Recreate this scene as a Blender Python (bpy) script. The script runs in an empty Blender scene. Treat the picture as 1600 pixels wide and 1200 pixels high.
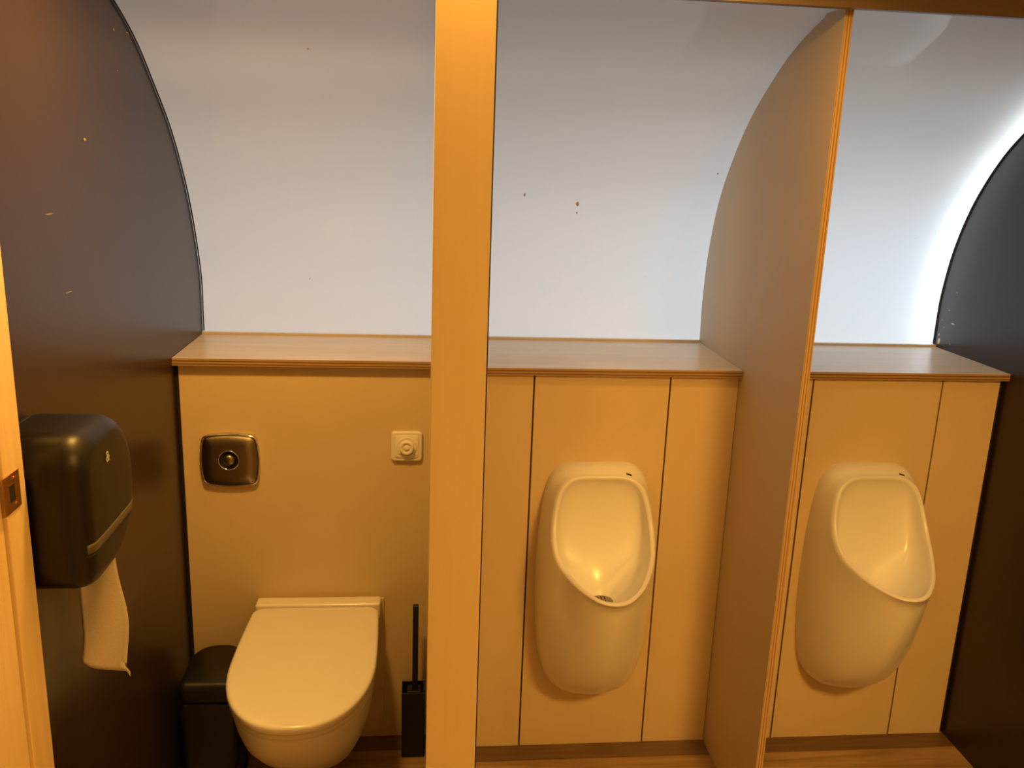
import bpy, bmesh, math, random
from mathutils import Vector, Matrix
random.seed(4)
C = bpy.context.scene.collection
S = bpy.context.scene
PI = math.pi

# ---------------------------------------------------------------- materials
def nt(name):
    m = bpy.data.materials.new(name); m.use_nodes = True
    n = m.node_tree; n.nodes.clear()
    out = n.nodes.new('ShaderNodeOutputMaterial')
    b = n.nodes.new('ShaderNodeBsdfPrincipled')
    n.links.new(b.outputs[0], out.inputs[0])
    return m, n, b, out
def lk(n, a, b): n.links.new(a, b)
def plain(name, col, rough=.5, metal=0, coat=0, spec=.5, noise=0, nscale=8, bump=0, bscale=200, coatr=.08):
    m, n, b, out = nt(name)
    b.inputs['Base Color'].default_value = (*col, 1)
    b.inputs['Roughness'].default_value = rough
    b.inputs['Metallic'].default_value = metal
    b.inputs['Coat Weight'].default_value = coat
    b.inputs['Coat Roughness'].default_value = coatr
    b.inputs['Specular IOR Level'].default_value = spec
    tc = n.nodes.new('ShaderNodeTexCoord')
    if noise:
        t = n.nodes.new('ShaderNodeTexNoise'); t.inputs['Scale'].default_value = nscale; t.inputs['Detail'].default_value = 5
        lk(n, tc.outputs['Object'], t.inputs['Vector'])
        r = n.nodes.new('ShaderNodeValToRGB')
        r.color_ramp.elements[0].position = .3; r.color_ramp.elements[1].position = .7
        r.color_ramp.elements[0].color = (*[c*(1-noise) for c in col], 1)
        r.color_ramp.elements[1].color = (*[min(1, c*(1+noise)) for c in col], 1)
        lk(n, t.outputs['Fac'], r.inputs[0]); lk(n, r.outputs[0], b.inputs['Base Color'])
    if bump:
        t = n.nodes.new('ShaderNodeTexNoise'); t.inputs['Scale'].default_value = bscale
        lk(n, tc.outputs['Object'], t.inputs['Vector'])
        bp = n.nodes.new('ShaderNodeBump'); bp.inputs['Strength'].default_value = bump; bp.inputs['Distance'].default_value = .001
        lk(n, t.outputs['Fac'], bp.inputs['Height']); lk(n, bp.outputs[0], b.inputs['Normal'])
    return m
def speckled(name, col, fleck, rough=.3, coat=0, spec=.5, sc=14, lim=.035, specy=1.0):
    """laminate with sparse small scuffs and chips"""
    m, n, b, out = nt(name)
    tc = n.nodes.new('ShaderNodeTexCoord')
    mp = n.nodes.new('ShaderNodeMapping'); mp.inputs['Scale'].default_value = (1, specy, 1.6)
    lk(n, tc.outputs['Object'], mp.inputs['Vector'])
    v = n.nodes.new('ShaderNodeTexVoronoi'); v.inputs['Scale'].default_value = sc; v.inputs['Randomness'].default_value = 1
    lk(n, mp.outputs[0], v.inputs['Vector'])
    lt = n.nodes.new('ShaderNodeMath'); lt.operation = 'LESS_THAN'; lt.inputs[1].default_value = lim
    lk(n, v.outputs['Distance'], lt.inputs[0])
    no = n.nodes.new('ShaderNodeTexNoise'); no.inputs['Scale'].default_value = 2.2; no.inputs['Detail'].default_value = 6
    lk(n, tc.outputs['Object'], no.inputs['Vector'])
    g = n.nodes.new('ShaderNodeMath'); g.operation = 'GREATER_THAN'; g.inputs[1].default_value = .56
    lk(n, no.outputs['Fac'], g.inputs[0])
    mu = n.nodes.new('ShaderNodeMath'); mu.operation = 'MULTIPLY'
    lk(n, lt.outputs[0], mu.inputs[0]); lk(n, g.outputs[0], mu.inputs[1])
    mx = n.nodes.new('ShaderNodeMix'); mx.data_type = 'RGBA'
    mx.inputs['A'].default_value = (*col, 1); mx.inputs['B'].default_value = (*fleck, 1)
    lk(n, mu.outputs[0], mx.inputs['Factor']); lk(n, mx.outputs['Result'], b.inputs['Base Color'])
    b.inputs['Roughness'].default_value = rough
    b.inputs['Specular IOR Level'].default_value = spec
    b.inputs['Coat Weight'].default_value = coat; b.inputs['Coat Roughness'].default_value = .2
    return m
def wood(name, c1, c2, scale=(1, 14, 14), rough=.45, knots=False, coat=0):
    m, n, b, out = nt(name)
    tc = n.nodes.new('ShaderNodeTexCoord')
    mp = n.nodes.new('ShaderNodeMapping'); mp.inputs['Scale'].default_value = scale
    lk(n, tc.outputs['Object'], mp.inputs['Vector'])
    t = n.nodes.new('ShaderNodeTexNoise'); t.inputs['Scale'].default_value = 3; t.inputs['Detail'].default_value = 8; t.inputs['Distortion'].default_value = .6
    lk(n, mp.outputs[0], t.inputs['Vector'])
    r = n.nodes.new('ShaderNodeValToRGB')
    r.color_ramp.elements[0].position = .3; r.color_ramp.elements[1].position = .72
    r.color_ramp.elements[0].color = (*c1, 1); r.color_ramp.elements[1].color = (*c2, 1)
    lk(n, t.outputs['Fac'], r.inputs[0])
    last = r.outputs[0]
    if knots:
        v = n.nodes.new('ShaderNodeTexVoronoi'); v.inputs['Scale'].default_value = 1.0
        mp2 = n.nodes.new('ShaderNodeMapping'); mp2.inputs['Scale'].default_value = (2.3, 6, 6)
        mp2.inputs['Location'].default_value = (.33, .1, 0)
        lk(n, tc.outputs['Object'], mp2.inputs['Vector']); lk(n, mp2.outputs[0], v.inputs['Vector'])
        kr = n.nodes.new('ShaderNodeValToRGB')
        kr.color_ramp.elements[0].position = .03; kr.color_ramp.elements[1].position = .13
        kr.color_ramp.elements[0].color = (.25, .2, .18, 1); kr.color_ramp.elements[1].color = (1, 1, 1, 1)
        lk(n, v.outputs['Distance'], kr.inputs[0])
        mx = n.nodes.new('ShaderNodeMix'); mx.data_type = 'RGBA'; mx.blend_type = 'MULTIPLY'; mx.inputs['Factor'].default_value = 1
        lk(n, last, mx.inputs['A']); lk(n, kr.outputs[0], mx.inputs['B']); last = mx.outputs['Result']
    lk(n, last, b.inputs['Base Color'])
    b.inputs['Roughness'].default_value = rough; b.inputs['Coat Weight'].default_value = coat
    return m
def ply(name, axis, pitch, c1, c2):
    """bare plywood edge: thin veneer layers across one axis"""
    m, n, b, out = nt(name)
    tc = n.nodes.new('ShaderNodeTexCoord')
    sp = n.nodes.new('ShaderNodeSeparateXYZ'); lk(n, tc.outputs['Object'], sp.inputs[0])
    no = n.nodes.new('ShaderNodeTexNoise'); no.inputs['Scale'].default_value = 9; no.inputs['Detail'].default_value = 4
    lk(n, tc.outputs['Object'], no.inputs['Vector'])
    ma = n.nodes.new('ShaderNodeMath'); ma.operation = 'MULTIPLY_ADD'
    ma.inputs[1].default_value = 2*PI/pitch
    nm = n.nodes.new('ShaderNodeMath'); nm.operation = 'MULTIPLY'; nm.inputs[1].default_value = 2.2
    lk(n, no.outputs['Fac'], nm.inputs[0]); lk(n, nm.outputs[0], ma.inputs[2])
    lk(n, sp.outputs[axis], ma.inputs[0])
    s = n.nodes.new('ShaderNodeMath'); s.operation = 'SINE'; lk(n, ma.outputs[0], s.inputs[0])
    r = n.nodes.new('ShaderNodeValToRGB')
    r.color_ramp.elements[0].position = 0; r.color_ramp.elements[1].position = .75
    r.color_ramp.elements[0].color = (*c1, 1); r.color_ramp.elements[1].color = (*c2, 1)
    a2 = n.nodes.new('ShaderNodeMath'); a2.operation = 'MULTIPLY_ADD'; a2.inputs[1].default_value = .5; a2.inputs[2].default_value = .5
    lk(n, s.outputs[0], a2.inputs[0]); lk(n, a2.outputs[0], r.inputs[0]); lk(n, r.outputs[0], b.inputs['Base Color'])
    b.inputs['Roughness'].default_value = .6
    return m

M = {}
M['panel'] = plain('beige_laminate', (.70, .56, .37), rough=.42, noise=.03, nscale=3)
M['shelf'] = wood('oak_laminate_top', (.60, .50, .37), (.68, .59, .46), scale=(.8, 14, 14), rough=.3)
M['ply_z'] = ply('plywood_edge_flat', 'Z', .0075, (.13, .065, .03), (.44, .28, .14))
M['ply_x'] = ply('plywood_edge_upright', 'X', .0060, (.30, .16, .07), (.62, .42, .22))
M['dark'] = speckled('dark_brown_laminate', (.029, .017, .014), (.30, .24, .19), rough=.30, sc=16, lim=.018, spec=.38)
M['divider'] = plain('divider_laminate', (.56, .47, .34), rough=.55, spec=.25, noise=.02, nscale=2)
M['post'] = wood('pale_wood_post', (.65, .50, .29), (.67, .52, .305), scale=(20, 20, .5), rough=.4)
M['jamb'] = wood('pine_jamb', (.74, .55, .28), (.80, .61, .34), scale=(26, 26, .7), rough=.4)
M['ceramic'] = plain('white_ceramic', (.86, .85, .84), rough=.23, coat=0)
M['seat'] = plain('white_duroplast', (.86, .83, .78), rough=.22, coat=.2)
M['floor'] = wood('oak_vinyl_planks', (.24, .145, .070), (.46, .30, .16), scale=(1.2, 16, 16), rough=.42, knots=True)
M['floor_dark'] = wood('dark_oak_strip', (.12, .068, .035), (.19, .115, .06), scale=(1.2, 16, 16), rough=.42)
M['black'] = plain('black_plastic', (.008, .0075, .0075), rough=.42)
M['black2'] = plain('black_dispenser_plastic', (.008, .0065, .006), rough=.42, spec=.4)
M['smoke'] = plain('smoked_window_plastic', (.085, .068, .050), rough=.34)
M['rubber'] = plain('black_sealing_rubber', (.012, .010, .010), rough=.7)
M['metal'] = plain('brushed_steel', (.30, .26, .22), rough=.33, metal=1)
M['chrome'] = plain('chrome', (.75, .73, .70), rough=.1, metal=1)
M['brass'] = plain('bronze_strike_plate', (.50, .24, .10), rough=.34, metal=.8, bump=.5)
M['white'] = plain('white_plastic', (.85, .82, .76), rough=.35)
M['paper'] = plain('tissue_paper', (.55, .49, .43), rough=.95, bump=.5, bscale=260)
M['ink'] = plain('dark_print', (.03, .03, .03), rough=.5)
M['greyink'] = plain('grey_print', (.40, .38, .34), rough=.5)
M['ceiling'] = plain('white_ceiling_board', (.78, .74, .66), rough=.5)
M['lining'] = plain('corridor_lining', (.62, .52, .38), rough=.5)
M['header'] = wood('brown_header_board', (.13, .085, .055), (.17, .115, .075), scale=(.6, 12, 12), rough=.4)
M['silicone'] = plain('clear_silicone', (.70, .66, .55), rough=.4)
M['chip'] = plain('bare_wood_chip', (.62, .55, .40), rough=.8)
M['stain'] = plain('brown_stain', (.50, .45, .38), rough=.7)
M['mark'] = plain('grey_scuff', (.24, .21, .17), rough=.8)

# translucent fibreglass roof shell, daylight glows through it
def shell_mat():
    m, n, b, out = nt('translucent_white_shell')
    b.inputs['Base Color'].default_value = (.74, .73, .70, 1)
    b.inputs['Roughness'].default_value = .35
    b.inputs['Coat Weight'].default_value = .8; b.inputs['Coat Roughness'].default_value = .03
    tr = n.nodes.new('ShaderNodeBsdfTranslucent'); tr.inputs['Color'].default_value = (.91, .92, .93, 1)
    mx = n.nodes.new('ShaderNodeMixShader'); mx.inputs[0].default_value = .55
    lk(n, b.outputs[0], mx.inputs[1]); lk(n, tr.outputs[0], mx.inputs[2]); lk(n, mx.outputs[0], out.inputs[0])
    tc = n.nodes.new('ShaderNodeTexCoord')
    v = n.nodes.new('ShaderNodeTexVoronoi'); v.inputs['Scale'].default_value = 5.5
    lk(n, tc.outputs['Object'], v.inputs['Vector'])
    lt = n.nodes.new('ShaderNodeMath'); lt.operation = 'LESS_THAN'; lt.inputs[1].default_value = .018
    lk(n, v.outputs['Distance'], lt.inputs[0])
    c = n.nodes.new('ShaderNodeMix'); c.data_type = 'RGBA'
    c.inputs['A'].default_value = (.74, .73, .70, 1); c.inputs['B'].default_value = (.45, .42, .37, 1)
    lk(n, lt.outputs[0], c.inputs['Factor']); lk(n, c.outputs['Result'], b.inputs['Base Color'])
    return m
M['shell'] = shell_mat()

# ---------------------------------------------------------------- helpers
def obj(name, bm, mat, parent=None, smooth=False, bevel=0, seg=2, sub=0):
    me = bpy.data.meshes.new(name)
    bmesh.ops.recalc_face_normals(bm, faces=bm.faces[:])
    bm.to_mesh(me); bm.free()
    mats = mat if isinstance(mat, (list, tuple)) else [mat]
    for x in mats: me.materials.append(x)
    o = bpy.data.objects.new(name, me); C.objects.link(o)
    if smooth:
        for p in me.polygons: p.use_smooth = True
    if bevel:
        md = o.modifiers.new('bevel', 'BEVEL'); md.width = bevel; md.segments = seg; md.limit_method = 'ANGLE'; md.angle_limit = .6
        if not smooth:
            for p in me.polygons: p.use_smooth = True
            md.harden_normals = True
    if sub:
        md = o.modifiers.new('sub', 'SUBSURF'); md.levels = sub; md.render_levels = sub
    if parent: 
        o.parent = parent; o.matrix_parent_inverse = Matrix.Translation(-parent.location)
        if parent.rotation_euler.z: o.matrix_parent_inverse = parent.matrix_basis.inverted()
    return o
def box(x0, x1, y0, y1, z0, z1, bm=None):
    bm = bm or bmesh.new()
    v = [bm.verts.new(p) for p in ((x0,y0,z0),(x1,y0,z0),(x1,y1,z0),(x0,y1,z0),(x0,y0,z1),(x1,y0,z1),(x1,y1,z1),(x0,y1,z1))]
    for f in ((0,3,2,1),(4,5,6,7),(0,1,5,4),(1,2,6,5),(2,3,7,6),(3,0,4,7)): bm.faces.new([v[i] for i in f])
    return bm
def tag(o, label=None, cat=None, group=None, kind=None):
    if label: o['label'] = label
    if cat: o['category'] = cat
    if group: o['group'] = group
    if kind: o['kind'] = kind
    return o
def thing(name, label, cat, loc, group=None):
    o = bpy.data.objects.new(name, None); C.objects.link(o); o.location = loc; o.empty_display_size = .05
    return tag(o, label, cat, group)
def struct(name, bm, m, parent=None, **k):
    o = obj(name, bm, m, parent, **k)
    if not parent: o['kind'] = 'structure'
    return o
def loft(rings, close=True, cap0=False, cap1=False, bm=None):
    bm = bm or bmesh.new()
    R = [[bm.verts.new(p) for p in r] for r in rings]
    n = len(R[0])
    for a, b in zip(R, R[1:]):
        for i in range(n if close else n-1):
            j = (i+1) % n
            bm.faces.new((a[i], a[j], b[j], b[i]))
    if cap0: bm.faces.new(R[0][::-1])
    if cap1: bm.faces.new(R[-1])
    return bm
def cyl(p0, p1, r0, r1=None, n=32, bm=None, caps=True):
    r1 = r0 if r1 is None else r1
    p0, p1 = Vector(p0), Vector(p1); d = (p1-p0).normalized()
    a = d.orthogonal().normalized(); b = d.cross(a)
    ring = lambda c, r: [c + a*r*math.cos(2*PI*i/n) + b*r*math.sin(2*PI*i/n) for i in range(n)]
    return loft([ring(p0, r0), ring(p1, r1)], cap0=caps, cap1=caps, bm=bm)
def lathe_y(cx, cz, prof, n=48, bm=None, cap=True):
    """prof: (radius, y) pairs turned about the y direction"""
    rings = [[(cx+r*math.cos(2*PI*i/n), y, cz+r*math.sin(2*PI*i/n)) for i in range(n)] for r, y in prof]
    return loft(rings, cap1=cap, bm=bm)
def tube(pts, r, n=8, bm=None):
    bm = bm or bmesh.new()
    P = [Vector(p) for p in pts]; rings = []
    for i, p in enumerate(P):
        d = (P[min(i+1, len(P)-1)] - P[max(i-1, 0)]).normalized()
        a = d.cross(Vector((1, .01, .02))).normalized(); b = d.cross(a)
        rings.append([p + a*r*math.cos(2*PI*k/n) + b*r*math.sin(2*PI*k/n) for k in range(n)])
    return loft(rings, cap0=True, cap1=True, bm=bm)
def spline(pts, n):
    """Catmull-Rom through pts, resampled to n points of equal arc length"""
    P = [Vector(p) for p in pts]; P = [2*P[0]-P[1]] + P + [2*P[-1]-P[-2]]
    D = []
    for i in range(1, len(P)-2):
        for k in range(24):
            t = k/24; a, b, c, d = P[i-1], P[i], P[i+1], P[i+2]
            D.append(.5*((2*b)+(c-a)*t+(2*a-5*b+4*c-d)*t*t+(3*b-a-3*c+d)*t**3))
    D.append(P[-2])
    L = [0]
    for a, b in zip(D, D[1:]): L.append(L[-1]+(b-a).length)
    out = []; j = 0
    for k in range(n):
        s = L[-1]*k/(n-1)
        while j < len(L)-2 and L[j+1] < s: j += 1
        t = (s-L[j])/max(1e-9, L[j+1]-L[j]); out.append(D[j].lerp(D[j+1], min(1, t)))
    return out
def bez(a, b, c, d, t): 
    u = 1-t
    return a*u**3 + b*3*u*u*t + c*3*u*t*t + d*t**3
def text(body, size, loc, rot, mat, name, parent, depth=.0004):
    cu = bpy.data.curves.new(name, 'FONT'); cu.body = body; cu.size = size; cu.extrude = depth
    cu.align_x = 'CENTER'; cu.align_y = 'CENTER'
    t = bpy.data.objects.new(name, cu); C.objects.link(t)
    dg = bpy.context.evaluated_depsgraph_get()
    me = bpy.data.meshes.new_from_object(t.evaluated_get(dg)); bpy.data.objects.remove(t)
    me.transform(Matrix.Translation(loc) @ rot.to_4x4()); me.materials.clear(); me.materials.append(mat)
    o = bpy.data.objects.new(name, me); C.objects.link(o); o.parent = parent
    o.matrix_parent_inverse = Matrix.Translation(-parent.location)
    return o

# ---------------------------------------------------------------- main measures
XL, XR = -.604, 1.526          # faces of the dark end walls
L1, L2, XP, M0, M1 = .280, .6277, .8065, 1.0045, 1.3569
PT = .017                      # divider thickness
H = 1.084                      # shelf top
DL = .0597                     # toilet panel sits deeper than the urinal panels
CEIL = 2.03

# ---------------------------------------------------------------- shell: curved back wall
prof_l = [(.357, 1.06), (.358, 1.15), (.357, 1.2434), (.3057, 1.3853), (.2387, 1.5018), (.1342, 1.6229), (.0015, 1.7274), (-.097, 1.7949), (-.216, 1.8501), (-.37, 1.9065)]
prof_m = [(.351, 1.06), (.3536, 1.13), (.357, 1.2028), (.3403, 1.352), (.2749, 1.5144), (.1324, 1.6776), (-.0271, 1.7868), (-.1548, 1.8483), (-.2983, 1.8924), (-.37, 1.910)]
prof_r = [(.3426, 1.06), (.343, 1.15), (.3391, 1.2396), (.3102, 1.3739), (.2529, 1.5036), (.1696, 1.6165), (.0855, 1.6915), (-.05, 1.788), (-.22, 1.866), (-.37, 1.912)]
NP = 48
SL, SM, SR = [[(0, y, z) for y, z in p] for p in (prof_l, prof_m, prof_r)]
SL, SM, SR = spline(SL, NP), spline(SM, NP), spline(SR, NP)
def shell_at(x, off=0):
    t = (x-(-.6))/(.8065+.6)
    if x <= .8065: P = [a.lerp(b, max(0, t)) for a, b in zip(SL, SM)]
    else: P = [a.lerp(b, min(1, (x-.8065)/(1.5221-.8065))) for a, b in zip(SM, SR)]
    out = []
    for i, p in enumerate(P):
        d = P[min(i+1, NP-1)] - P[max(i-1, 0)]
        nrm = Vector((0, d.z, -d.y)).normalized()     # outward (back / up)
        q = p + nrm*off
        out.append(Vector((x, q.y, q.z)))
    return out
xs = [XL-.01 + (XR-XL+.02)*i/40 for i in range(41)]
struct('wall_back', loft([shell_at(x) for x in xs], close=False), M['shell'], smooth=True)
# lower back wall, hidden service space behind the panels
struct('wall_back_lower', box(XL, XR, .372, .39, 0, 1.08), M['lining'])

# end walls: boards cut to the curve of the shell
def endwall(name, x0, x1, off=.006):
    sec = shell_at(x0 if x0 < 0 else x0, off)
    poly = [(.36, 0)] + [(p.y, p.z) for p in sec] + [(-.6, 1.965), (-.9, 2.02), (-2.75, 2.02), (-2.75, 0)]
    bm = bmesh.new()
    a = [bm.verts.new((x0, y, z)) for y, z in poly]; b = [bm.verts.new((x1, y, z)) for y, z in poly]
    bm.faces.new(a); bm.faces.new(b[::-1])
    for i in range(len(a)):
        j = (i+1) % len(a); bm.faces.new((a[i], b[i], b[j], a[j]))
    return struct(name, bm, M['dark'])
wl = endwall('wall_left', XL-.02, XL)
wr = endwall('wall_right', XR, XR+.02)
# black sealing strip where the shell meets the end walls
for n_, x in (('trim_1', XL+.003), ('trim_2', XR-.0025)):
    P = [p for p in shell_at(x, -.001) if p.z > 1.0925]
    P = [Vector((x, P[0].y, 1.0905))] + P
    struct(n_, tube(P, .0018), M['rubber'], smooth=True)

# floor, corridor shell
struct('floor', box(XL-.02, XR+.02, -2.75, .39, -.03, 0), M['floor'])
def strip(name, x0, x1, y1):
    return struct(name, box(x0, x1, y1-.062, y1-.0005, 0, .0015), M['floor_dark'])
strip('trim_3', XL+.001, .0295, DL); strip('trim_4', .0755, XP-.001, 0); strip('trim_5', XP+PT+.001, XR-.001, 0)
def gableceil():
    pts = [(-.374, 1.918), (-.6, 1.965), (-.9, 2.02), (-2.75, 2.02)]
    bm = bmesh.new(); r0 = []; 
    for x in (XL-.02, XR+.02):
        r0.append([(x, y, z) for y, z in pts] + [(x, y, z+.02) for y, z in pts[::-1]])
    return loft(r0, cap0=True, cap1=True, bm=bm)
struct('ceiling', gableceil(), M['ceiling'])
struct('wall_front', box(XL-.02, XR+.02, -2.77, -2.75, -.03, 2.04), M['lining'])

# header board over the cubicles
struct('trim_6', box(XL+.001, XR-.001, -.382, -.3637, 1.888, 1.904), M['header'], bevel=.001)
struct('trim_7', box(XL+.001, XR-.001, -.400, -.3825, 1.878, 1.918), M['header'], bevel=.001)

# ---------------------------------------------------------------- panels under the shelves
PB = 1.0655        # underside of shelf
def panel(x0, x1, y, label, z0=.0015, t=.016):
    o = obj('wall_panel', box(x0, x1, y, y+t, z0, PB-.001), M['panel'], bevel=.0008)
    return tag(o, label, 'panel', 'beige panels below the shelves')
G = .0021
panel(XL+.0085, .0295, DL, 'wide beige panel behind the toilet, holding the flush plate')
panel(.0755, L1-G, 0, 'narrow beige panel between the middle post and the middle urinal panel')
panel(L1+G, L2-G, 0, 'beige panel that the middle urinal hangs on')
panel(L2+G, XP-.001, 0, 'narrow beige panel between the middle urinal and the tall divider')
panel(XP+PT+.001, M0-G, 0, 'beige panel strip just right of the tall divider, mostly hidden')
panel(M0+G, M1-G, 0, 'beige panel that the right hand urinal hangs on')
panel(M1+G, XR-.010, 0, 'narrow beige panel beside the dark wall at the far right')
# dark battens seen through the joints
for n_, x in (('trim_8', L1), ('trim_9', L2), ('trim_10', M0), ('trim_11', M1)):
    struct(n_, box(x-.02, x+.02, .0172, .03, 0, PB-.002), M['rubber'])
struct('trim_12', box(XL+.0005, XL+.008, DL+.004, DL+.02, 0, PB-.002), M['rubber'])
struct('trim_13', box(XR-.0095, XR-.0005, .006, .02, 0, PB-.002), M['rubber'])
# board behind the toilet pan
o = obj('mounting_board', box(-.425, -.094, DL-.007, DL-.0004, .022, .428), M['panel'], bevel=.001)
tag(o, 'beige backing board on the panel directly behind the toilet bowl', 'board')

# ---------------------------------------------------------------- shelves
def shelf(x0, x1, yf, yb, label):
    t = thing('wall_shelf', label, 'shelf', ((x0+x1)/2, (yf+yb)/2, PB), 'oak shelves along the curved wall')
    obj('shelf_core', box(x0, x1, yf, yb, PB, H-.0012), M['ply_z'], t)
    obj('laminate_top', box(x0, x1, yf-.0004, yb, H-.0011, H), M['shelf'], t)
    obj('back_strip', box(x0, x1, yb-.010, yb, H+.0002, H+.006), M['shelf'], t)
    return t
shelf(XL+.001, .0295, DL-.024, .349, 'left wooden shelf above the toilet, ending at the dark wall')
shelf(.0755, XP-.001, -.022, .346, 'middle wooden shelf above the middle urinal')
shelf(XP+PT+.001, XR-.001, -.022, .337, 'right wooden shelf above the right hand urinal')

# ---------------------------------------------------------------- divider with curved back
def divider():
    t = thing('divider_panel', 'tall plywood divider with curved back edge between the two urinals', 'divider', (XP+PT/2, -.1, 0))
    P = shell_at(XP, -.0025)
    yf = -.362
    poly = [(yf, .0), (.352, .0)] + [(p.y, p.z) for p in P if p.z < 1.8865 and p.y > yf] + [(yf+.09, 1.8872), (yf, 1.8872)]
    def slab(x0, x1, inset):
        pl = [(max(y, yf+inset), z) for y, z in poly]
        return loft([[(x0, y, z) for y, z in pl], [(x1, y, z) for y, z in pl]], cap0=True, cap1=True)
    obj('core', slab(XP+.0012, XP+PT-.0012, 0), M['ply_x'], t)
    obj('laminate_face', slab(XP, XP+.0012, .0004), M['divider'], t)
    obj('laminate_face', slab(XP+PT-.0012, XP+PT, .0004), M['divider'], t)
divider()

# wall between toilet and urinals, its front end is the pale post
struct('wall_middle', box(.030, .075, -.855, .337, 0, 1.055), M['divider'])
def midupper():
    P = shell_at(.05, -.003)
    poly = [(-.36, 1.0555)] + [(.337, 1.0555)] + [(min(p.y, .337), p.z) for p in P if p.z > 1.09 and p.z < 1.884] + [(-.36, 1.884)]
    return loft([[(.036, y, z) for y, z in poly], [(.069, y, z) for y, z in poly]], cap0=True, cap1=True)
struct('wall_middle_upper', midupper(), M['divider'])
struct('wall_middle_front', box(.036, .069, -.855, -.405, 1.0555, 1.93), M['divider'])
post = thing('post', 'full height pale wooden post between the toilet and the urinals', 'post', (.0525, -.88, 0))
obj('post_board', box(.0132, .0915, -.900, -.856, .0, 2.0), M['post'], post, bevel=.0012)
obj('edge_band', box(.0917, .0935, -.896, -.858, .0, 2.0), M['rubber'], post)

# door jamb at the left
d = thing('door_1', None, None, (-.577, -.95, 0)); d['kind'] = 'structure'
obj('door_stop', box(XL+.0005, -.5500, -.9600, -.8990, 0, 1.99), M['jamb'], d, bevel=.0015)
obj('door_lining', box(XL+.0005, -.5545, -1.10, -.9625, 0, 1.99), M['jamb'], d, bevel=.003)
sp = obj('strike_plate', box(-.5497, -.5482, -.966, -.9185, 1.090, 1.143), M['brass'], d, bevel=.0008)
for z in (1.098, 1.135):
    obj('screw', cyl((-.5482, -.935, z), (-.5472, -.935, z), .0032, .0026, 16), M['brass'], sp, smooth=True)
obj('latch_slot', box(-.5481, -.5476, -.950, -.936, 1.105, 1.128), M['rubber'], sp)

# ---------------------------------------------------------------- toilet
TX = -.2655
def dring(hw, yb, yf, z, n=40, cr=.012, pw=2.25):
    """D outline, half width hw, straight back part and elliptic front; back at yb, tip at yf"""
    ym = yf + (yb-yf)*.52
    half = []
    half.append((0, yb)); 
    for k in range(1, 5): half.append((hw*(.955)*k/4.0, yb))
    half[1:5] = [((hw*.962-cr)*k/4, yb) for k in range(1, 5)]
    for k in range(1, 7):
        a = PI/2*k/6; half.append((hw*.962-cr+cr*math.sin(a), yb-cr+cr*math.cos(a)))
    for k in range(1, 8):
        t = k/8; half.append((hw*(.962+.038*math.sin(t*PI/2)), yb-cr + (ym-yb+cr)*t))
    for k in range(0, n+1):
        a = PI/2*k/n; c, s = math.cos(a), math.sin(a)
        half.append((hw*c**(2/pw) if c > 0 else 0, ym - (ym-yf)*s**(2/pw)))
    half[-1] = (0, yf)
    pts = [(TX+x, y, z) for x, y in half] + [(TX-x, y, z) for x, y in half[-2:0:-1]]
    return pts
toilet = thing('toilet', 'white wall hung toilet with the lid closed', 'toilet', (TX, DL-.008, 0))
YB = DL-.0078
bowl = []
for z, hw, yf, yb_, pw in ((.092, .075, -.16, YB, 2.2), (.094, .092, -.19, YB, 2.2), (.105, .104, -.215, YB, 2.25), (.14, .117, -.262, YB, 2.3), (.19, .130, -.325, YB, 2.3),
    (.24, .142, -.385, YB, 2.3), (.29, .152, -.437, YB, 2.3), (.34, .159, -.470, YB, 2.3), (.375, .163, -.484, YB, 2.3), (.388, .1635, -.487, YB, 2.3), (.3915, .161, -.484, YB, 2.3)):
    bowl.append(dring(hw, yb_, yf, z, pw=pw))
obj('bowl', loft(bowl, cap0=True, cap1=True), M['ceramic'], toilet, smooth=True)
def slabD(hw, yb, yf, z0, z1, r, crown=0, cr=.012):
    R = [dring(hw-r*.8, yb, yf+r*.8, z0, cr=cr), dring(hw-r*.2, yb, yf+r*.2, z0+r*.35, cr=cr), dring(hw, yb, yf, z0+r, cr=cr)]
    for k in range(0, 6):
        a = k/5*PI/2; R.append(dring(hw-r*1.3*(1-math.cos(a)), yb-r*.4*(1-math.cos(a)), yf+r*1.3*(1-math.cos(a)), z1-crown-r+r*math.sin(a), cr=cr))
    for k in (1, 2, 3, 4, 5):
        f = k/6; R.append(dring((hw-r*1.3)*(1-f)+.002, yb-.12*f-r*.4, yf+r*1.3+(.24)*f, z1-crown+crown*(1-(1-f)**2), cr=cr*(1-f*.8)))
    return loft(R, cap0=True, cap1=True)
obj('seat', slabD(.165, .004, -.492, .3925, .4065, .004), M['seat'], toilet, smooth=True)
obj('lid', slabD(.1675, .006, -.500, .4072, .434, .007, .004, .026), M['seat'], toilet, smooth=True)
obj('hinge_block', box(TX-.158, TX+.164, .008, YB-.0005, .3917, .437), M['seat'], toilet, bevel=.006, seg=3)
# small dark gap line above the hinge
for sx in (-.1, .1):
    obj('hinge_pin', cyl((TX+sx-.02, .0072, .425), (TX+sx+.02, .0072, .425), .004, n=16), M['chrome'], toilet, smooth=True)

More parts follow.
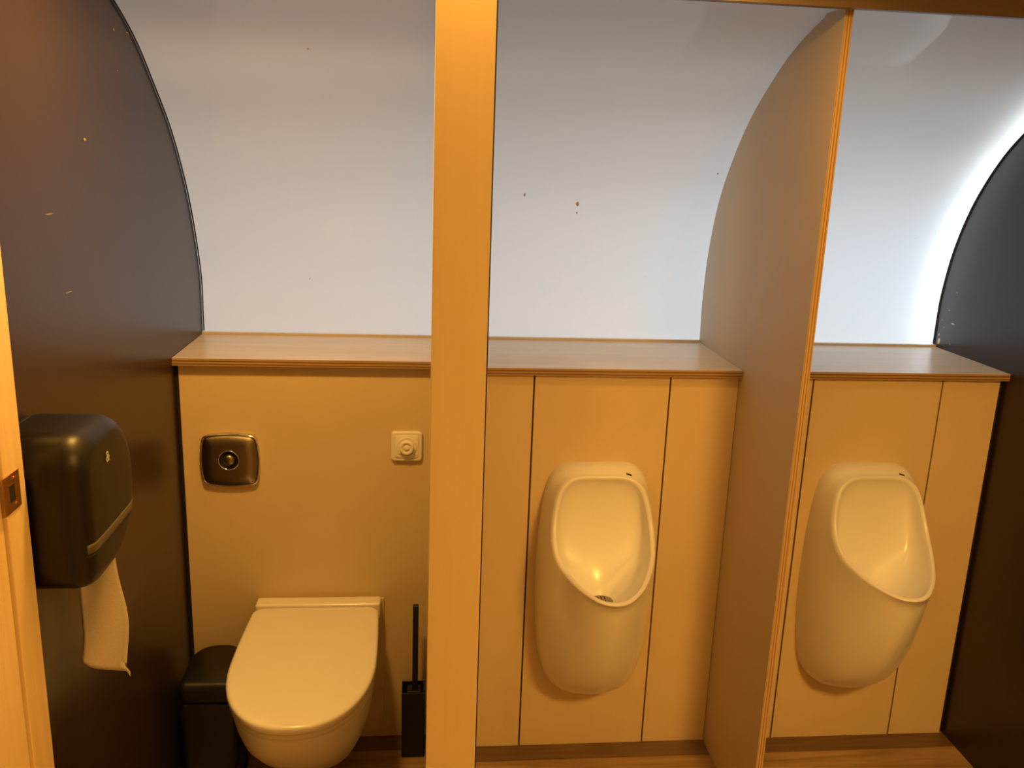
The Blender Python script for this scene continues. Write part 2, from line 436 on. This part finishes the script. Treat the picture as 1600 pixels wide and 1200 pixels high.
# ---------------------------------------------------------------- urinals
NU = 44
def urinal(cx, label):
    u = thing('urinal', label, 'urinal', (cx, 0, .2), 'white urinals on the beige panels')
    B = [(0, 0, .834), (.05, 0, .834), (.083, 0, .831), (.108, 0, .818), (.125, 0, .793), (.135, 0, .755), (.143, 0, .70), (.1485, 0, .62), (.1505, 0, .53), (.149, 0, .44), (.142, 0, .35), (.130, 0, .28), (.110, 0, .228), (.080, 0, .200), (.045, 0, .190), (0, 0, .187)]
    Rm = [(0, -.060, .817), (.045, -.060, .8165), (.078, -.063, .809), (.101, -.070, .788), (.114, -.081, .752), (.122, -.098, .705), (.1235, -.120, .668), (.118, -.152, .637), (.103, -.190, .614), (.080, -.232, .598), (.050, -.268, .587), (.024, -.285, .582), (0, -.290, .581)]
    Rm = [(x*1.035, y*1.045, z + (.004 if z < .62 else 0)) for x, y, z in Rm]
    hb, hr = spline(B, NU), spline(Rm, NU)
    def full(h): return [Vector((cx+p.x, p.y, p.z)) for p in h] + [Vector((cx-p.x, p.y, p.z)) for p in h[-2:0:-1]]
    b, r = full(hb), full(hr); n = len(b)
    rc = Vector((cx, -.13, .70))
    def s_of(i): k = i if i < NU else n-i; return k/(NU-1)         # 0 top .. 1 bottom
    rings = []
    for t in [j/18 for j in range(19)]:
        ring = []
        for i in range(n):
            s = s_of(i); s2 = s*s*(3-2*s)
            out = Vector((r[i].x-cx, 0, (r[i].z-.70)*.5)); out = out.normalized() if out.length > 0 else Vector((0,0,1))
            p1 = b[i] + Vector((0, -(.038+.105*s2), 0)) 
            p2 = r[i] + Vector((out.x*.010, .022+.028*s2, -.19*max(0, (s-.30)/.70)**2 + .004))
            ring.append(bez(b[i], p1, p2, r[i] + Vector((out.x*.004, .004, 0)), t))
        rings.append(ring)
    # rolled rim
    def rim(k_in, k_up):
        ring = []
        for i in range(n):
            c = Vector((cx, r[i].y*.8-.03, .70))
            s = s_of(i)
            dirn = Vector((cx-r[i].x, (.18 if s > .5 else .0)*(s-.5)*2, (.705-r[i].z))).normalized()
            up = Vector((0, -.75, .65)) if s > .4 else Vector((0, -.95, .3))
            ring.append(r[i] + dirn*k_in + up*k_up)
        return ring
    rings += [rim(.000, .0030), rim(.003, .0045), rim(.007, .0042), rim(.0105, .0018)]
    outer = obj('body', loft(rings, cap0=False), M['ceramic'], u, smooth=True)
    inner0 = rim(.0112, .0008)
    drain = Vector((cx-.004, -.165, .519))
    R2 = [rim(.0105, .0018), inner0]
    for t in [j/16 for j in range(1, 17)]:
        ring = []
        for i in range(n):
            s = s_of(i); s2 = s*s*(3-2*s)
            dx = inner0[i].x-cx
            p1 = inner0[i] + Vector((dx*.03, .030*(1-s2)+.035*s2 + .05*math.sin(PI*s)**2, -.06+.025*s2))
            dirv = Vector((dx*.55, .085*(1-s2)-.075*s2, .03))
            p3 = drain + Vector((dx*.12, .014-.028*s2, 0))
            ring.append(bez(inner0[i], p1, drain+dirv, p3, t))
        R2.append(ring)
    obj('basin', loft(R2, cap1=True), M['ceramic'], u, smooth=True)
    dx0, dy0, dz0 = cx-.004, -.165, .5195
    dome = [[(dx0+r*math.cos(2*PI*k/32), dy0+r*math.sin(2*PI*k/32), dz0+h) for k in range(32)] for r, h in ((.036, 0), (.0355, .004), (.030, .0085), (.018, .0115), (.006, .0125))]
    dr = obj('drain_cover', loft(dome, cap0=True, cap1=True), M['metal'], u, smooth=True)
    hb_ = bmesh.new()
    for k in range(7):
        xx = dx0-.024+k*.008; w = math.sqrt(max(0, .030**2-(xx-dx0)**2))
        zt = dz0+.0128-.0042*((xx-dx0)/.024)**2
        box(xx-.0012, xx+.0012, dy0-w*.55, dy0+w*.55, zt-.003, zt, hb_)
    obj('slots', hb_, M['rubber'], dr)
    return u, outer
u1, ob1 = urinal(.4538, 'white ceramic urinal left of the tall divider')
u2, ob2 = urinal(1.1807, 'white ceramic urinal at the right, beside the dark end wall')
# small dark mark on each rim, laid on the surface by ray cast
bpy.context.view_layer.update()
def rim_mark(u, ob, cx):
    bm = bmesh.new(); rows = []
    for xx in [cx+.064+.0028*k for k in range(6)]:
        row = []
        for dz in (.0, .0028):
            o_ = Vector((xx, -.40, .8180-.30*(xx-cx-.064)+dz))
            hit, loc, nrm, _ = ob.ray_cast(o_, Vector((0, 1, 0)))
            row.append(loc + Vector((0, -.0006, .0002)) if hit else Vector((xx, -.05, o_.z)))
        rows.append(row)
    loft(rows, close=False, bm=bm)
    o = obj('brand_mark', bm, M['ink'], u)
    md = o.modifiers.new('s', 'SOLIDIFY'); md.thickness = .0004
rim_mark(u1, ob1, .4538); rim_mark(u2, ob2, 1.1807)

# ---------------------------------------------------------------- flush plate
def pillow(cx, cz, hw, hh, bul, n=14, dome=0):
    """outline of a square whose sides bow outward; returned as list of (x,z)"""
    pts = []
    cr = .010
    for side in range(4):
        for k in range(n):
            t = -1+2*k/n
            b = bul*(1-t*t)
            if side == 0: pts.append((cx+t*(hw-0), cz+hh+b))
            if side == 1: pts.append((cx+hw+b, cz-t*(hh)))
            if side == 2: pts.append((cx-t*(hw), cz-hh-b))
            if side == 3: pts.append((cx-hw-b, cz+t*(hh)))
    # round the corners a little by smoothing
    for _ in range(1):
        pts = [((a[0]+2*b[0]+c[0])/4, (a[1]+2*b[1]+c[1])/4) for a, b, c in zip(pts[-1:]+pts[:-1], pts, pts[1:]+pts[:1])]
    return pts
fx, fz = -.4785, .8190
fp = thing('flush_plate', 'square steel flush plate with a round push button above the toilet', 'flush plate', (fx, DL, fz))
def pring(s, y, add=0): return [(fx+(x-fx)*s, y, fz+(z-fz)*s) for x, z in pillow(fx, fz, .0655, .0625, .0075)]
obj('frame', loft([pring(1, DL-.0003), pring(1.015, DL-.010), pring(1.0, DL-.0135), pring(.955, DL-.0145), pring(.945, DL-.0115)], cap0=True, cap1=True), M['chrome'], fp, smooth=True)
# front plate with a round hole
n = 56
pl = pring(.94, DL-.0165)
angs = [math.atan2(z-fz, x-fx) for x, y, z in pl]
hole = lambda r, y: [(fx-.002+r*math.cos(a), y, fz+.002+r*math.sin(a)) for a in angs]
mid = lambda f, y: [(fx+(x-fx)*.94*f + 0, y, fz+(z-fz)*.94*f) for x, y_, z in pring(1, 0)]
obj('face', loft([pring(.935, DL-.0118), pring(.94, DL-.0150), pring(.925, DL-.0170), mid(.6, DL-.0185), hole(.0250, DL-.0190)]), M['metal'], fp, smooth=True)
obj('button_ring', loft([hole(.0262, DL-.0189), hole(.0258, DL-.0202), hole(.0238, DL-.0202), hole(.0230, DL-.013)]), M['chrome'], fp, smooth=True)
obj('button_well', lathe_y(fx-.002, fz+.002, [(.0229, DL-.0150), (.021, DL-.0128), (.012, DL-.0124)]), M['black'], fp, smooth=True)
obj('push_button', lathe_y(fx-.001, fz+.003, [(.0145, DL-.0125), (.0148, DL-.017), (.0135, DL-.0215), (.0095, DL-.0245), (.004, DL-.0258), (.0005, DL-.026)]), M['metal'], fp, smooth=True)

# ---------------------------------------------------------------- round knob switch
kx, kz = -.0362, .8565
ks = thing('wall_switch', 'small square white wall switch with a round knob', 'switch', (kx, DL, kz))
def sq(h, r, y, n=6):
    out = []
    for sx, sz, a0 in ((1, 1, 0), (-1, 1, PI/2), (-1, -1, PI), (1, -1, 1.5*PI)):
        for k in range(n+1):
            a = a0+PI/2*k/n; out.append((kx+sx*(h-r)+r*math.cos(a), y, kz+sz*(h-r)+r*math.sin(a)))
    return out
obj('switch_frame', loft([sq(.0395, .009, DL-.0003), sq(.0395, .009, DL-.007), sq(.0385, .009, DL-.0095), sq(.036, .008, DL-.0108), sq(.033, .007, DL-.0100)], cap0=True, cap1=True), M['white'], ks, smooth=True)
obj('inner_frame', loft([sq(.0305, .006, DL-.0102), sq(.0300, .006, DL-.0118), sq(.0285, .006, DL-.0126)], cap0=True, cap1=True), M['white'], ks, bevel=.0004)
obj('raised_ring', lathe_y(kx, kz, [(.0260, DL-.0126), (.0258, DL-.0145), (.0235, DL-.0152), (.0215, DL-.0130), (.0200, DL-.0127)], cap=True), M['white'], ks, smooth=True)
obj('knob', lathe_y(kx, kz, [(.0185, DL-.0128), (.0185, DL-.023), (.0168, DL-.0255), (.0125, DL-.0255), (.0105, DL-.0225), (.0085, DL-.0222), (.0070, DL-.0245), (.0030, DL-.0255), (.0004, DL-.0256)]), M['white'], ks, smooth=True)

# ---------------------------------------------------------------- toilet roll dispenser
XF = -.474; XW = XL
disp = thing('paper_dispenser', 'black toilet paper dispenser on the dark wall, beside the door jamb', 'dispenser', (XW, -.80, .95))
def rr(y0, y1, z0, z1, rn, rf, x, n=12, rb=None):
    """rounded outline in the y-z plane: radius rn at the near side, rf at the far side"""
    rb = rb or rf
    pts = []
    for cy_, cz_, r, a0 in ((y1-rf, z1-rf, rf, 0), (y0+rn, z1-rn, rn, PI/2), (y0+rn, z0+rn, rn, PI), (y1-rb, z0+rb, rb, 1.5*PI)):
        for k in range(n+1):
            a = a0 + PI/2*k/n; pts.append((x, cy_+r*math.cos(a), cz_+r*math.sin(a)))
    return pts
Y0, Y1, Z0, Z1 = -.893, -.668, .931, 1.173
def dr_(ins, x, z0=Z0, z1=Z1): return rr(Y0+ins, Y1-ins, z0+ins, z1-ins, .045-ins*.4, .100-ins*.5, x, rb=.105-ins*.5)
obj('backplate', loft([dr_(.004, XW+.0005), dr_(.001, XW+.010), dr_(.003, XW+.012)], cap0=True, cap1=True), M['black'], disp, smooth=True)
cov = []
cov.append(dr_(.003, XW+.0125)); cov.append(dr_(.0, XW+.014)); cov.append(dr_(.0, XF-.035))
for k in range(1, 9):
    a = k/8*PI/2; cov.append(dr_(.028*(1-math.cos(a)), XF-.035+.035*math.sin(a)))
last = cov[-1]; cyy, czz = sum(p[1] for p in last)/len(last), sum(p[2] for p in last)/len(last)
for f in (.9, .75, .55, .35, .15, .03): cov.append([(XF+.0015*(1-f*f), cyy+(y-cyy)*f, czz+(z-czz)*f) for x, y, z in last])
cover = obj('cover', loft(cov, cap0=True, cap1=True), M['black2'], disp, smooth=True)
# smoked level window strip, straight across the front and wrapping towards both sides
bpy.context.view_layer.update()
def wrap_strip(name, mat, za, zb, yA, yB, lift, parent, n=44):
    rows = []
    for k in range(n+1):
        y = yA + (yB-yA)*k/n; row = []
        for j in range(4):
            z = za + (zb-za)*j/3
            hit, loc, nrm, _ = cover.ray_cast(Vector((-.30, y, z)), Vector((-1, 0, 0)))
            if not hit: row = None; break
            row.append(loc + nrm*lift)
        if row: rows.append(row)
    o = obj(name, loft(rows, close=False), mat, parent, smooth=True)
    md = o.modifiers.new('s', 'SOLIDIFY'); md.thickness = .0008
    return o
wrap_strip('level_window', M['smoke'], .996, 1.010, -.882, -.6735, .0007, disp)
seam = wrap_strip('seam_line', M['rubber'], .991, .9935, -.885, -.6745, .0004, disp)
text('&', .024, (XF+.0022, -.800, 1.119), Matrix(((0, 0, 1), (1, 0, 0), (0, 1, 0))), M['greyink'], 'logo', disp)
# hanging tissue
def tissue():
    rows = []
    NZ, NX = 26, 12
    for i in range(NZ+1):
        t = i/NZ; row = []
        for j in range(NX+1):
            s = j/NX
            x = -.550 + .008*math.sin(t*PI*.9) + .0045*t + s*(.070 - .006*t) + .002*math.sin(t*9+s*3)
            zb = .765 - .030*math.sin(s*PI*.5) - (.010 if s > .93 else 0)
            z = .955 + (zb-.955)*t
            y = -.775 + .006*math.sin(s*5+t*4) + .012*t*(s-.5) - .004*t*t
            if s > .9 and t > .93: x += .006
            row.append((x, y, z))
        rows.append(row)
    return loft(rows, close=False)
o = obj('toilet_paper', tissue(), M['paper'], None, smooth=True)
md = o.modifiers.new('s', 'SOLIDIFY'); md.thickness = .0006
tag(o, 'torn length of white tissue hanging out of the black dispenser', 'toilet paper')

# ---------------------------------------------------------------- toilet brush
bt = thing('toilet_brush', 'black toilet brush in a square holder beside the middle post', 'toilet brush', (-.0135, -.005, 0))
hx0, hx1, hy0, hy1 = -.0435, .0165, -.036, .024
hb2 = loft([[(x, y, z) for x, y in ((hx0+i, hy0+i), (hx1-i, hy0+i), (hx1-i, hy1-i), (hx0+i, hy1-i))] for i, z in ((.001, .0018), (0, .006), (0, .197), (.003, .197), (.003, .03))], cap0=True, cap1=True)
obj('holder', hb2, M['black'], bt, bevel=.0015)
obj('handle', box(-.0160, -.0010, -.012, .002, .10, .438), M['black'], bt, bevel=.002)
obj('brush_cap', box(-.030, .008, -.022, .012, .180, .193), M['black'], bt, bevel=.003)
obj('bristles', cyl((-.010, -.005, .035), (-.010, -.005, .12), .022, .022, 24), M['black'], bt, smooth=True)

# ---------------------------------------------------------------- pedal bin
bn = thing('pedal_bin', 'black pedal bin in the corner left of the toilet', 'bin', (-.503, -.09, 0))
def bring(ins, z, y0=-.172, y1=.022, x0=-.580, x1=-.440):
    r = .062
    pts = []
    for cx_, cy_, a0 in ((x1-r, y1-r, 0), (x0+r, y1-r, PI/2), (x0+.02, y0+.02, PI), (x1-.02, y0+.02, 1.5*PI)):
        rad = r if cy_ > -.1 else .02
        for k in range(9):
            a = a0+PI/2*k/8; pts.append((cx_+(rad-ins)*math.cos(a), cy_+(rad-ins)*math.sin(a), z))
    return pts
obj('bin_body', loft([bring(.012, .012), bring(.008, .02), bring(.002, .262), bring(.005, .268)], cap0=True, cap1=True), M['black'], bn, smooth=True)
obj('bin_base', loft([bring(.006, .0018), bring(.006, .0115)], cap0=True, cap1=True), M['black'], bn, bevel=.001)
obj('bin_lid', loft([bring(.004, .2725), bring(-.0, .276), bring(.0, .304), bring(.004, .316), bring(.012, .323)], cap0=True, cap1=True), M['black'], bn, smooth=True)
obj('pedal', box(-.532, -.487, -.208, -.166, .014, .020), M['metal'], bn, bevel=.002)

# ---------------------------------------------------------------- small blemishes that the photo shows
def onwall(name, pts, mat, label, cat, x, sgn):
    bm = bmesh.new(); v = [bm.verts.new((x+sgn*.0002, y, z)) for y, z in pts]
    w = [bm.verts.new((x+sgn*.0010, y, z)) for y, z in pts]
    bm.faces.new(v); bm.faces.new(w[::-1])
    for i in range(len(v)):
        j = (i+1) % len(v); bm.faces.new((v[i], w[i], w[j], v[j]))
    o = obj(name, bm, mat); o['kind'] = 'structure'; return o
def blob(cy_, cz_, ry, rz, n=9): return [(cy_+ry*math.cos(2*PI*k/n)*random.uniform(.7, 1.1), cz_+rz*math.sin(2*PI*k/n)*random.uniform(.7, 1.1)) for k in range(n)]
k_ = 14
for cy_, cz_, ry, rz, mt in ((.318, 1.104, .007, .010, 'chip'), (.322, 1.122, .003, .004, 'chip'), (.262, 1.165, .009, .0022, 'chip'), (.262, 1.106, .004, .003, 'mark'),
        (.303, 1.147, .008, .0018, 'mark'), (.316, 1.168, .006, .003, 'mark'), (.29, 1.20, .005, .002, 'mark'), (.266, 1.255, .007, .0015, 'mark')):
    onwall('trim_%d' % k_, blob(cy_, cz_, ry, rz), M[mt], '', '', XR, -1); k_ += 1
for cy_, cz_, ry, rz in ((-.22, 1.795, .0035, .003), (-.215, 1.72, .003, .0025), (-.14, 1.80, .008, .002), (-.42, 1.585, .006, .003), (-.60, 1.465, .018, .0009), (-.55, 1.33, .016, .0009)):
    onwall('trim_%d' % k_, blob(cy_, cz_, ry, rz), M['mark'], '', '', XL, 1); k_ += 1

def onshell(x, z, r):
    P = shell_at(x, -.0006); k = min(range(NP), key=lambda i: abs(P[i].z-z)); c = P[k]
    d_ = (P[min(k+1, NP-1)]-P[k-1]).normalized(); ex = Vector((1, 0, 0))
    pts = [c + ex*r*math.cos(2*PI*i/8)*random.uniform(.6, 1) + d_*r*math.sin(2*PI*i/8)*random.uniform(.8, 1.6) for i in range(8)]
    nrm = Vector((0, -d_.z, d_.y))
    return loft([pts, [p + nrm*.0005 for p in pts]], cap0=True, cap1=True)
for x, z, r in ((-.25, 1.795, .0030), (-.31, 1.235, .0025), (.268, 1.500, .0042), (.414, 1.462, .0060), (.416, 1.445, .0035), (.80-.02, 1.56, .0030), (.80+.30, 1.30, .0020)):
    struct('trim_%d' % k_, onshell(x, z, r*.85), M['stain']); k_ += 1

# ---------------------------------------------------------------- lamps
WARM = (1.0, .52, .10)
def em(name, col, st):
    m, n, b, out = nt(name); b.inputs['Base Color'].default_value = (0, 0, 0, 1)
    b.inputs['Emission Color'].default_value = (*col, 1); b.inputs['Emission Strength'].default_value = st
    return m
M['lamp'] = em('warm_lamp_glass', WARM, 6)
def lamp(x, y, z, power, r=.06, where=''):
    t = thing('ceiling_lamp', 'round warm ceiling lamp ' + where, 'lamp', (x, y, z), 'warm ceiling lamps')
    obj('housing', cyl((x, y, z), (x, y, z-.018), r+.014, r+.010, 40), M['white'], t)
    obj('lamp_glass', cyl((x, y, z-.0181), (x, y, z-.024), r+.004, r, 40), M['lamp'], t)
    L = bpy.data.lights.new('lamp_light', 'AREA'); L.shape = 'DISK'; L.size = 2*r; L.energy = power; L.color = WARM
    o = bpy.data.objects.new('lamp_light', L); C.objects.link(o); o.location = (x, y, z-.026)
    return t
lamp(-.30, -.66, 1.960, 13.5, where='over the toilet cubicle')
lamp(.62, -.66, 1.960, 2.5, where='over the middle urinal')
lamp(.055, -1.04, 2.019, 1.7, r=.05, where='in front of the pale post')
lamp(1.05, -2.10, 2.019, 45.0, r=.19, where='in the passage')

# daylight from outside and an added cool fill light onto the translucent shell
w = bpy.data.worlds.new('sky'); S.world = w; w.use_nodes = True
bg = w.node_tree.nodes['Background']; bg.inputs[0].default_value = (.80, .88, 1, 1); bg.inputs[1].default_value = .02
sun = bpy.data.lights.new('sun', 'SUN'); sun.energy = 2.15; sun.angle = .3; sun.color = (.98, .97, .92)
so = bpy.data.objects.new('sun', sun); C.objects.link(so)
so.rotation_euler = Vector((-.30, -1.0, -.03)).to_track_quat('-Z', 'Y').to_euler(); so.location = (.5, 3, 1.5)
fill = bpy.data.lights.new('cool_fill', 'AREA'); fill.shape = 'RECTANGLE'; fill.size = .9; fill.size_y = .9; fill.energy = 22; fill.color = (.50, .76, 1)  # unseen area light, added to make the shell bluer and brighter towards the right
fillo = bpy.data.objects.new('cool_fill', fill); C.objects.link(fillo); fillo.location = (1.75, 1.75, 1.20)
fillo.rotation_euler = Vector((-.35, -1, 0)).to_track_quat('-Z', 'Y').to_euler()
# daylight pouring in at the right end of the shell
P = shell_at(XR-.025, .05)
for i in range(2, NP-8, 2):
    a, b_ = P[i], P[i+1]; d_ = (b_-a); nrm = Vector((0, d_.z, -d_.y)).normalized()
    L = bpy.data.lights.new('end_daylight', 'AREA'); L.shape = 'RECTANGLE'; L.size = .02; L.size_y = .045; L.energy = .028; L.color = (.86, .95, 1)
    o = bpy.data.objects.new('end_daylight', L); C.objects.link(o); o.location = a
    o.rotation_euler = (-nrm).to_track_quat('-Z', 'Y').to_euler()

# ---------------------------------------------------------------- camera
cam = bpy.data.cameras.new('camera'); co = bpy.data.objects.new('camera', cam); C.objects.link(co)
r_ = Vector((0.9947578, -0.0958039, 0.0357561)); u_ = Vector((-0.0111613, 0.2458522, 0.9692431)); f_ = Vector((0.1016480, 0.9645613, -0.2434941))
m = Matrix.Identity(4)
for i in range(3):
    m[i][0] = r_[i]; m[i][1] = u_[i]; m[i][2] = -f_[i]
m[0][3], m[1][3], m[2][3] = 0, -2.12446, 1.573978
co.matrix_world = m
cam.sensor_fit = 'HORIZONTAL'; cam.sensor_width = 36; cam.lens = 1382.43/1600*36; cam.clip_start = .02
S.camera = co
S.view_settings.view_transform = 'Standard'; S.view_settings.look = 'None'; S.view_settings.gamma = 1; S.view_settings.use_curve_mapping = False
S.view_settings.exposure = 0
